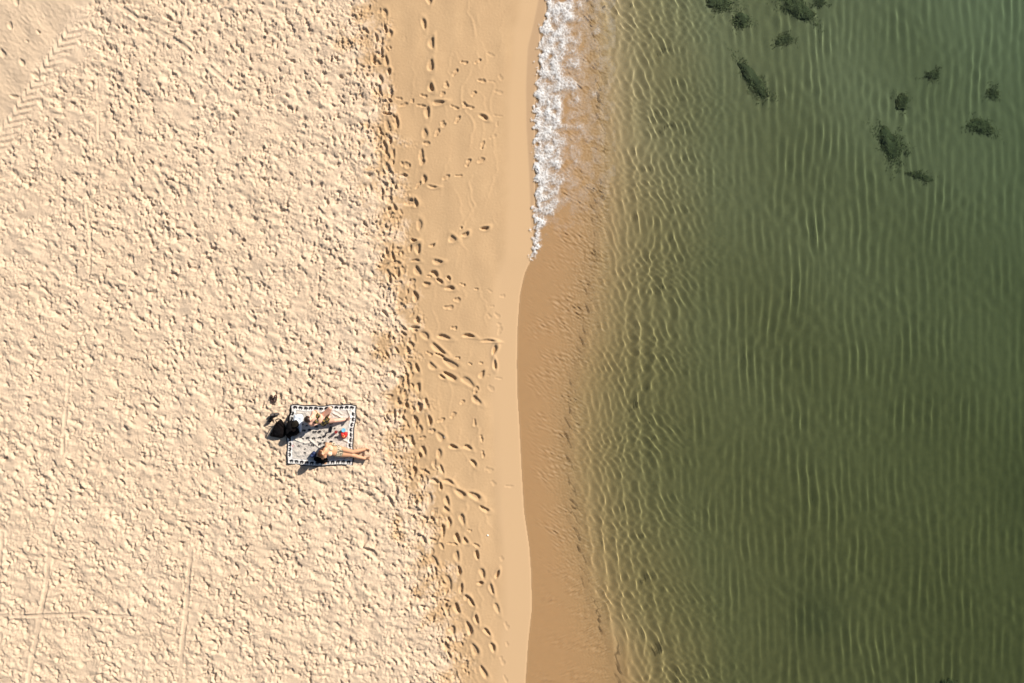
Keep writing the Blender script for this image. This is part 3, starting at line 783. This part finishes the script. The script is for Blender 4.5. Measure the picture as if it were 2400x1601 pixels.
def build_person(name, J, skin, hairc, top, bottom, label, hair_style):
    bm = Soup()
    pel, che, neck, head = J['pelvis'], J['chest'], J['neck'], J['head']
    face = Vector(J['face']).normalized()
    wide = (J['sl'] - J['sr']).normalized()
    fwd = wide.cross((neck - pel).normalized()); 
    if fwd.dot(face) < 0: fwd = -fwd
    mid = pel.lerp(che, .55)
    bone(bm, pel, mid, .145, .115, .68, wide, .5)
    bone(bm, mid, che, .115, .145, .70, wide, .5)
    bone(bm, che, neck - (neck - che) * .25, .15, .115, .62, wide, .5)
    for s_, kk in ((J['sl'], 1), (J['sr'], -1)):
        bone(bm, neck - (neck - che) * .18, s_, .055, .052)
        sphere_mesh(bm, che + wide * kk * .07 + fwd * .075 + (neck - che) * .12, .062, .062, .06)
        hp = J['hl'] if kk == 1 else J['hr']
        sphere_mesh(bm, pel.lerp(hp, .6) - fwd * .03, .095, .095, .09)
    up = (head - neck).normalized()
    bone(bm, neck - up * .03, neck + up * .06, .052, .048)
    # head: skull, jaw, nose, ears
    hw = face.cross(up).normalized(); fc = (face - up * face.dot(up)).normalized()
    R = Matrix((hw, fc, up)).transposed()
    sphere_mesh(bm, head, .074, .092, .095, R, 3)
    sphere_mesh(bm, head + fc * .035 - up * .065, .052, .055, .05, R)
    sphere_mesh(bm, head + fc * .098 - up * .02, .012, .018, .022, R)
    for kk in (-1, 1): sphere_mesh(bm, head + hw * kk * .074 - up * .01, .011, .02, .03, R)
    for q_ in ('l', 'r'):
        sh, el, wr_ = J['s' + q_], J['e' + q_], J['w' + q_]
        bone(bm, sh, el, .047, .037); bone(bm, el, el.lerp(wr_, .35), .037, .038); bone(bm, el.lerp(wr_, .35), wr_, .038, .025)
        hd = J.get('hand' + q_, wr_ - el)
        hand(bm, wr_, hd, (0, 0, 1), J.get('hs' + q_, (0, 1, 0)))
        hp, kn, an, to = J['h' + q_], J['k' + q_], J['a' + q_], J['t' + q_]
        bone(bm, hp, kn, .088, .056); bone(bm, kn, kn.lerp(an, .35) , .054, .054); bone(bm, kn.lerp(an, .35), an, .054, .034)
        foot(bm, an, to, J.get('fu' + q_, (0, 0, 1)))
    me = fuse(bm, .0075, 3, 'person')
    body = link('person', me, skin)
    prop(body, label, 'person')
    # swimwear follows the body
    tp = J['topc']; 
    cups = [che + wide * kk * .072 + fwd * .085 + (neck - che) * .12 for kk in (-1, 1)]
    axis = (neck - pel).normalized()
    def in_top(p):
        if min((p - c_).length for c_ in cups) < .072: return True
        hgt = (p - che).dot(axis)
        return abs(hgt - .02) < .014 and (p - che).length < .19
    def in_bot(p):
        hgt = (p - pel).dot(axis); lat = abs((p - pel).dot(wide)); f_ = (p - pel).dot(fwd)
        if (p - pel).length > .25: return False
        return (-.02 < hgt < .055 and lat < .2) or (hgt <= -.02 and lat < .085 and (p - pel).length < .2)
    link('bikini_top', peel(me, in_top, .005, 'bikini_top'), top, body)
    link('bikini_bottom', peel(me, in_bot, .006, 'bikini_bottom'), bottom, body)
    # eyes, mouth
    for kk in (-1, 1):
        b2 = Soup(); sphere_mesh(b2, head + hw * kk * .03 + fc * .083 + up * .004, .014, .008, .008, R)
        link('eye', b2.to('eye'), m_eye, body)
    b2 = Soup(); sphere_mesh(b2, head + fc * .084 - up * .062, .022, .008, .008, R)
    link('mouth', b2.to('mouth'), m_lip, body)
    # hair
    b2 = Soup()
    sphere_mesh(b2, head - fc * .014 + up * .022, .083, .092, .088, R, 3)
    sphere_mesh(b2, head - fc * .05 - up * .01, .07, .055, .075, R)
    r2 = random.Random(3)
    for (dx, dy, dz, ln) in hair_style:
        p = head + hw * dx + fc * dy + up * dz
        for t in range(7):
            e_ = p + hw * r2.gauss(0, .02) + fc * r2.gauss(-.01, .015) - up * ln * r2.uniform(.8, 1.1)
            bone(b2, p + hw * r2.gauss(0, .015), e_, .02, .010)
    hm = fuse(b2, .008, 2, 'hair')
    link('hair', hm, hairc, body)
    return body

m_eye = plain('eye_dark', (.03, .02, .015), .2)
m_lip = plain('lip', (.42, .16, .12), .5)
m_hairA = plain('dark_brown_hair', (.022, .011, .007), .45, .4, 80)
m_hairB = plain('auburn_hair', (.06, .022, .010), .45, .4, 80)
m_skinA = skin_mat('fair_skin', (.64, .36, .255), (.68, .41, .30))
m_skinB = skin_mat('tanned_skin', (.52, .27, .15), (.56, .31, .18))
m_bikA = Nodes('black_yellow_print')
m_bikA.set(Base_Color=m_bikA.ramp(m_bikA.noise(26, 2).outputs[0], .54, (.015, .012, .010), .60, (.34, .25, .05)), Roughness=.6); m_bikA = m_bikA.m
m_bikB = Nodes('peach_print')
m_bikB.set(Base_Color=m_bikB.ramp(m_bikB.noise(34, 2).outputs[0], .46, (.58, .36, .22), .56, (.70, .58, .42)), Roughness=.6); m_bikB = m_bikB.m
m_bikB2 = Nodes('cream_dark_print')
m_bikB2.set(Base_Color=m_bikB2.ramp(m_bikB2.noise(40, 2).outputs[0], .46, (.10, .09, .06), .54, (.62, .52, .36)), Roughness=.6); m_bikB2 = m_bikB2.m

JA = dict(pelvis=Q(1090, 588, .12), chest=Q(985, 560, .40), neck=Q(930, 575, .54), head=Q(878, 590, .70), face=(.95, .10, .05),
          sl=Q(958, 478, .50), sr=Q(905, 655, .50), el=Q(1010, 455, .27), er=Q(925, 692, .27), wl=Q(1065, 525, .22), wr=Q(1060, 648, .17),
          handl=(.6, -.5, -.1), handr=(.9, .05, -.15), hsl=(.5, .6, 0), hsr=(0, 1, 0),
          hl=Q(1115, 545, .11), hr=Q(1112, 632, .11), kl=Q(1238, 408, .27), kr=Q(1315, 612, .16), al=Q(1200, 535, .06), ar=Q(1515, 592, .06),
          tl=Q(1240, 560, .05), tr=Q(1545, 578, .22), fur=(-1, 0, .3), ful=(.3, .6, .8), topc=None)
build_person('person', JA, m_skinA, m_hairA, m_bikA, m_bikA,
             'person with short dark hair in black and yellow swimwear sitting up, one knee bent',
             [(-.05, -.05, -.01, .06), (.05, -.05, -.01, .06), (0, -.08, 0, .08)])
JB = dict(pelvis=Q(1345, 1122, .11), chest=Q(1215, 1105, .32), neck=Q(1150, 1128, .41), head=Q(1098, 1165, .53), face=(.75, .15, .65),
          sl=Q(1185, 1030, .38), sr=Q(1150, 1210, .37), el=Q(1165, 1000, .20), er=Q(1110, 1225, .18), wl=Q(1225, 1000, .05), wr=Q(1120, 1265, .03),
          handl=(.9, -.1, -.2), handr=(.4, -.7, -.1), hsl=(0, 1, 0), hsr=(.7, .4, 0),
          hl=Q(1365, 1075, .10), hr=Q(1358, 1168, .10), kl=Q(1612, 1136, .13), kr=Q(1605, 1190, .12), al=Q(1835, 1092, .06), ar=Q(1835, 1250, .06),
          tl=Q(1885, 1122, .17), tr=Q(1890, 1238, .16), ful=(-1, 0, .5), fur=(-1, 0, .5), topc=None)
build_person('person', JB, m_skinB, m_hairB, m_bikB, m_bikB2,
             'tanned person in pale swimwear leaning back, feet stretched past the blanket onto the sand',
             [(-.06, -.04, 0, .20), (.06, -.04, 0, .20), (0, -.09, 0, .24), (.03, -.08, 0, .22)])

# ------------------------------------------------------------------ bags, shoes and small things
m_black = plain('black_canvas', (.0045, .004, .0045), .9, .3, 30, .001, .06)
m_brown = plain('brown_black_leather', (.005, .0034, .0034), .85, .3, 18, .001, .08)
m_navy = plain('navy_cloth', (.022, .036, .095), .8, .25, 30, .003)
def tube(pts, r, seg=8):
    bm = bmesh.new(); P = [Vector(p) for p in pts]; rings = []
    for i, p in enumerate(P):
        d = (P[min(i + 1, len(P) - 1)] - P[max(i - 1, 0)]).normalized()
        s = d.cross(Vector((.1, .2, 1))).normalized(); u = s.cross(d)
        rings.append([bm.verts.new(p + (s * math.cos(a) + u * math.sin(a)) * r) for a in [k * 2 * math.pi / seg for k in range(seg)]])
    for A, B in zip(rings[:-1], rings[1:]):
        for k in range(seg): bm.faces.new((A[k], A[(k + 1) % seg], B[(k + 1) % seg], B[k]))
    bm.faces.new(rings[0][::-1]); bm.faces.new(rings[-1])
    bmesh.ops.recalc_face_normals(bm, faces=bm.faces)
    for f in bm.faces: f.smooth = True
    me = bpy.data.meshes.new('tube'); bm.to_mesh(me); bm.free(); return me
def spline(pts, n_=18):
    P = [Vector(p) for p in pts]; out = []
    for i in range(len(P) - 1):
        p0, p1, p2, p3 = P[max(i - 1, 0)], P[i], P[i + 1], P[min(i + 2, len(P) - 1)]
        for k in range(n_ // (len(P) - 1) + 1):
            t = k / (n_ // (len(P) - 1) + 1)
            out.append(.5 * ((2 * p1) + (p2 - p0) * t + (2 * p0 - 5 * p1 + 4 * p2 - p3) * t * t + (3 * p1 - p0 - 3 * p2 + p3) * t ** 3))
    return out + [P[-1]]
def outline_cushion(pts, hgt, seed, dent=.012, z0=0.0):
    """a soft body over a plan outline (enlargement coordinates), rounded over its edge, flat below"""
    P = [Q(u, v) for u, v in pts]; c_ = sum(P, Vector()) / len(P)
    loop = spline(P + [P[0]], 40)[:-1]; nl = len(loop); rings = 9
    vs, fs = [], []
    r2 = random.Random(seed); ph = [r2.uniform(0, 6.28) for _ in range(6)]
    for k in range(rings):
        t = k / (rings - 1)                     # 0 edge -> 1 centre
        for p in loop:
            q_ = p.lerp(c_, t * .96)
            prof = math.sqrt(max(0, 1 - (1 - min(1, t * 1.55)) ** 2.2))
            z = hgt * prof + dent * prof * (math.sin(q_.x * 40 + ph[0] + 2 * math.sin(q_.y * 23 + ph[1])) + .7 * math.sin(q_.y * 55 + ph[2] + q_.x * 18) + .5 * math.sin(q_.x * 95 - q_.y * 70 + ph[3]))
            vs.append((q_.x, q_.y, ZB + z0 + max(0, z)))
    vs.append((c_.x, c_.y, ZB + z0 + hgt))
    for k in range(rings - 1):
        for i in range(nl):
            fs.append((k * nl + i, k * nl + (i + 1) % nl, (k + 1) * nl + (i + 1) % nl, (k + 1) * nl + i))
    bm = bmesh.new(); V = [bm.verts.new(v) for v in vs]
    for f in fs: bm.faces.new([V[i] for i in f])
    last = (rings - 1) * nl
    for i in range(nl): bm.faces.new((V[last + i], V[last + (i + 1) % nl], V[-1]))
    bm.faces.new([V[i] for i in range(nl)][::-1])
    bmesh.ops.recalc_face_normals(bm, faces=bm.faces)
    for f in bm.faces: f.smooth = True
    me = bpy.data.meshes.new('cushion'); bm.to_mesh(me); bm.free(); return me

bag = empty('tote_bag', Q(370, 760)); o0 = bag.location.copy()
def at0(o, root):          # keep world placement under a moved empty
    o.location = -root.location; return o
at0(link('bag_body', outline_cushion([(345, 640), (400, 592), (440, 606), (492, 720), (512, 850), (440, 905), (330, 892), (236, 868), (270, 790)], .17, 1, .007), m_brown, bag), bag)
at0(link('handle', tube(spline([Q(345, 650, .12), Q(330, 600, .24), Q(380, 585, .26), Q(430, 610, .24), Q(470, 700, .15)]), .012), m_black, bag), bag)
at0(link('handle', tube(spline([Q(300, 860, .10), Q(270, 800, .20), Q(310, 700, .22), Q(335, 650, .16)]), .012), m_black, bag), bag)
at0(link('pocket', outline_cushion([(330, 740), (420, 720), (450, 830), (350, 850)], .02, 3, .003, .172), m_black, bag), bag)
prop(bag, 'brownish black tote bag with looped handles on the sand left of the blanket', 'bag')

bp = empty('backpack', Q(620, 750))
at0(link('main_compartment', outline_cushion([(540, 620), (600, 600), (640, 640), (650, 760), (600, 880), (535, 900), (512, 780)], .20, 5, .007, .012), m_black, bp), bp)
at0(link('front_pocket', outline_cushion([(610, 640), (680, 590), (728, 640), (730, 700), (660, 735), (600, 730)], .19, 6, .006, .012), plain('olive_black', (.012, .010, .007), .85, .3, 20, .001, .08), bp), bp)
at0(link('front_pocket', outline_cushion([(590, 740), (680, 730), (735, 770), (725, 820), (650, 868), (570, 850)], .17, 7, .006, .012), m_brown, bp), bp)
at0(link('shoulder_strap', tube(spline([Q(545, 640, .16), Q(555, 540, .06), Q(580, 480, .03), Q(585, 400, .025)]), .022), m_brown, bp), bp)
prop(bp, 'bulging black backpack lying across the left edge of the blanket', 'backpack')

m_sole = plain('brown_sole', (.05, .025, .018), .7, .2)
m_inner = plain('worn_insole', (.32, .20, .16), .8, .15)
def sole(cx, cy, L, Wd, ang, z0, thick):
    bm = bmesh.new(); b0 = []; b1 = []
    N = 20
    for i in range(N):
        a = i * 2 * math.pi / N; x = math.cos(a) * L / 2; y = math.sin(a) * Wd / 2 * (1 + .18 * math.cos(a)) * (1 - .12 * math.exp(-((x + .01) / (L * .15)) ** 2))
        p = Vector((cx + x * math.cos(ang) - y * math.sin(ang), cy + x * math.sin(ang) + y * math.cos(ang), z0))
        b0.append(bm.verts.new(p)); b1.append(bm.verts.new(p + Vector((0, 0, thick))))
    bm.faces.new(b0[::-1]); bm.faces.new(b1)
    for i in range(N): bm.faces.new((b0[i], b0[(i + 1) % N], b1[(i + 1) % N], b1[i]))
    me = bpy.data.meshes.new('sole'); bm.to_mesh(me); bm.free(); return me
for (u, v, dx, lab) in [(270, 248, 1, 'left dark flip-flop of the pair on the sand above the tote bag'), (328, 246, -1, 'right flip-flop of the pair above the tote bag, its pale insole showing')]:
    p = Q(u, v, .02); z_ = bz_at(p.x, p.y) + .012
    ff = empty('flip_flop', (p.x, p.y, z_)); ang = math.pi / 2 + dx * .12
    link('sole', sole(0, 0, .215, .09, ang, 0, .028), m_sole, ff)
    link('insole', sole(0, 0.012, .15, .05, ang, .0285, .003), m_inner if dx < 0 else plain('dark_insole', (.12, .07, .055), .8), ff)
    for sg in (-1, 1):
        link('strap', tube(spline([Vector((0, .06, .035)), Vector((sg * .03, .02, .06)), Vector((sg * .042, -.035, .025))], 10), .008, 6), m_black, ff)
    prop(ff, lab, 'flip-flop', 'pair of flip-flops')

m_grey = plain('grey_fabric', (.075, .065, .06), .85, .2, 50, .002)
for (u, v, an, lab) in [(318, 508, .15, 'grey topped shoe on the sand between the flip-flops and the tote bag'), (262, 575, 1.2, 'black shoe leaning at the tote bag handle, below the grey shoe')]:
    p = Q(u, v, .04); z_ = bz_at(p.x, p.y) + .01
    shoe = empty('sneaker', (p.x, p.y, z_)); ca, sa = math.cos(an), math.sin(an)
    link('sole', sole(0, 0, .23, .085, an, 0, .025), m_sole, shoe)
    b2 = Soup(); D2 = Vector((ca, sa, 0))
    bone(b2, -D2 * .07 + Vector((0, 0, .06)), D2 * .03 + Vector((0, 0, .05)), .042, .038); bone(b2, D2 * .03 + Vector((0, 0, .045)), D2 * .08 + Vector((0, 0, .03)), .038, .028)
    bone(b2, -D2 * .07 + Vector((0, 0, .06)), -D2 * .06 + Vector((0, 0, .10)), .04, .036)
    link('upper', fuse(b2, .008, 3, 'upper'), m_grey if v < 540 else m_black, shoe)
    link('lace', tube(spline([D2 * .0 + Vector((-sa * .03, ca * .03, .085)), D2 * .02 + Vector((0, 0, .095)), D2 * .01 + Vector((sa * .03, -ca * .03, .085))], 8), .006, 6), m_black, shoe)
    prop(shoe, lab, 'shoe', 'pair of dark shoes')

def soft_thing(name, pts, hgt, mat, label, cat, seed, dent=.006, z0=.016, folds=None):
    me = outline_cushion(pts, hgt, seed, dent, z0)
    o = link(name, me, mat); prop(o, label, cat); return o
soft_thing('folded_towel', [(640, 505), (720, 495), (800, 535), (780, 640), (765, 790), (735, 810), (715, 700), (700, 640), (640, 640), (618, 610)], .045,
           plain('white_blue_towel', (.62, .68, .74), .9, .06, 40, .004), 'white and pale blue towel lying beside the backpack, behind the dark-haired person', 'towel', 11, .008)
soft_thing('black_dress', [(985, 1215), (1060, 1215), (1130, 1235), (1192, 1240), (1195, 1290), (1150, 1325), (1070, 1318), (1000, 1290), (965, 1250)], .10, m_black,
           'heap of black clothing at the lower hem of the blanket beside the tanned person', 'clothing', 12, .014)
soft_thing('navy_pouch', [(930, 1150), (965, 1118), (1005, 1135), (1015, 1185), (985, 1225), (935, 1225), (910, 1195)], .10, m_navy,
           'navy blue cloth pouch behind the head of the tanned person', 'pouch', 13, .008)
soft_thing('white_cloth', [(1478, 1250), (1515, 1236), (1560, 1245), (1560, 1268), (1500, 1275)], .03, plain('white_cotton', (.62, .60, .56), .9, .05), 'small crumpled white cloth near the lower right corner of the blanket', 'cloth', 14, .006)
soft_thing('pink_cloth', [(590, 1022), (625, 1012), (640, 1040), (618, 1062), (592, 1052)], .012, plain('pink_cotton', (.62, .36, .34), .9, .08), 'small pink cloth on the left border of the blanket', 'cloth', 15, .003)

def lathe(prof, seg=24):
    bm = bmesh.new(); rings = []
    for (r_, z) in prof: rings.append([bm.verts.new((r_ * math.cos(k * 2 * math.pi / seg), r_ * math.sin(k * 2 * math.pi / seg), z)) for k in range(seg)])
    for A, B in zip(rings[:-1], rings[1:]):
        for k in range(seg): bm.faces.new((A[k], A[(k + 1) % seg], B[(k + 1) % seg], B[k]))
    bm.faces.new(rings[0][::-1]); bm.faces.new(rings[-1])
    for f in bm.faces: f.smooth = False
    me = bpy.data.meshes.new('lathe'); bm.to_mesh(me); bm.free(); return me
tub = empty('food_tub', Q(1472, 768, .018))
link('tub', lathe([(.040, 0), (.046, .05), (.044, .052)]), plain('clear_tub', (.5, .62, .68), .3), tub)
link('lid', lathe([(.052, .052), (.054, .058), (.052, .066), (.044, .066), (.043, .062)]), plain('sky_blue_lid', (.20, .50, .66), .4, .05), tub)
prop(tub, 'small food tub with round sky-blue lid on the right side of the blanket', 'tub')
cup = empty('drink_cup', Q(1352, 795, .018))
link('cup', lathe([(.026, 0), (.036, .10), (.033, .10), (.024, .012)]), plain('dark_red_plastic', (.17, .02, .022), .4), cup)
link('rim', lathe([(.036, .098), (.040, .101), (.036, .104), (.033, .101)]), plain('red_rim', (.25, .03, .03), .4), cup)
prop(cup, 'dark red drinking cup standing left of the red snack bag', 'cup')
snack = link('snack_bag', outline_cushion([(1425, 808), (1475, 798), (1532, 806), (1528, 870), (1490, 908), (1440, 898), (1422, 855)], .10, 21, .006, .016), plain('red_foil', (.46, .022, .02), .35, .1))
prop(snack, 'puffed red snack bag with orange and cream print below the blue-lidded tub', 'snack bag')
link('printed_patch', outline_cushion([(1455, 838), (1490, 835), (1505, 860), (1485, 885), (1455, 880)], .012, 22, .001, .108), plain('cream_orange', (.72, .42, .16), .5, .3, 60), snack)
ph_ = Q(1248, 757, .02)
b2 = bmesh.new(); bmesh.ops.create_cube(b2, size=1); bmesh.ops.scale(b2, vec=(.072, .145, .009), verts=b2.verts); bmesh.ops.bevel(b2, geom=b2.edges[:], offset=.003, segments=2)
mm = bpy.data.meshes.new('phone'); b2.to_mesh(mm); b2.free()
pho = link('phone', mm, plain('phone_black', (.012, .012, .014), .2)); pho.location = ph_ + Vector((0, 0, .012)); pho.rotation_euler.z = -.2
b2 = bmesh.new(); bmesh.ops.create_cube(b2, size=1); bmesh.ops.scale(b2, vec=(.062, .13, .001), verts=b2.verts)
mm = bpy.data.meshes.new('screen'); b2.to_mesh(mm); b2.free()
scn = link('screen', mm, plain('screen_glass', (.008, .009, .012), .08), pho); scn.location = (0, 0, .0055)
prop(pho, 'black phone lying on the blanket between the two people', 'phone')
sg_ = empty('sunglasses', Q(1172, 838, .022))
for k in (-1, 1):
    link('lens', (lambda m_: m_)(sole(k * .034, 0, .058, .044, 0, .012, .006)), plain('dark_lens', (.03, .03, .035), .1), sg_)
    link('temple', tube([Vector((k * .064, 0, .016)), Vector((k * .066, .06, .016)), Vector((k * .062, .12, .008))], .004, 6), m_black, sg_)
link('bridge', tube([Vector((-.008, 0, .016)), Vector((0, .004, .02)), Vector((.008, 0, .016))], .004, 6), m_black, sg_)
sg_.rotation_euler.z = 1.1
prop(sg_, 'grey-black sunglasses lying in the middle of the blanket left of the cup', 'sunglasses')

# ------------------------------------------------------------------ white shells on the damp sand
m_shell = plain('white_shell', (.75, .72, .67), .5, .06)
for (px, py, r_, lab) in [(1043, 1024, .030, 'white shell on the damp sand beside a deep footprint'), (1143, 1256, .024, 'small white shell on the smooth damp sand lower down the beach')]:
    p = W(px, py, .1); z_ = bz_at(p.x, p.y)
    me = displaced_ico(3, lambda q_: Vector((q_.x * r_ * 1.1, q_.y * r_ * (1 - .25 * q_.x), max(q_.z, -.1) * r_ * .5 * (1 + .12 * math.sin(math.atan2(q_.y, q_.x + 1.2) * 14)))))
    sh_ = link('shell', me, m_shell); sh_.location = (p.x, p.y, z_ + .004); sh_.rotation_euler.z = px
    prop(sh_, lab, 'shell', 'white shells on the damp sand')
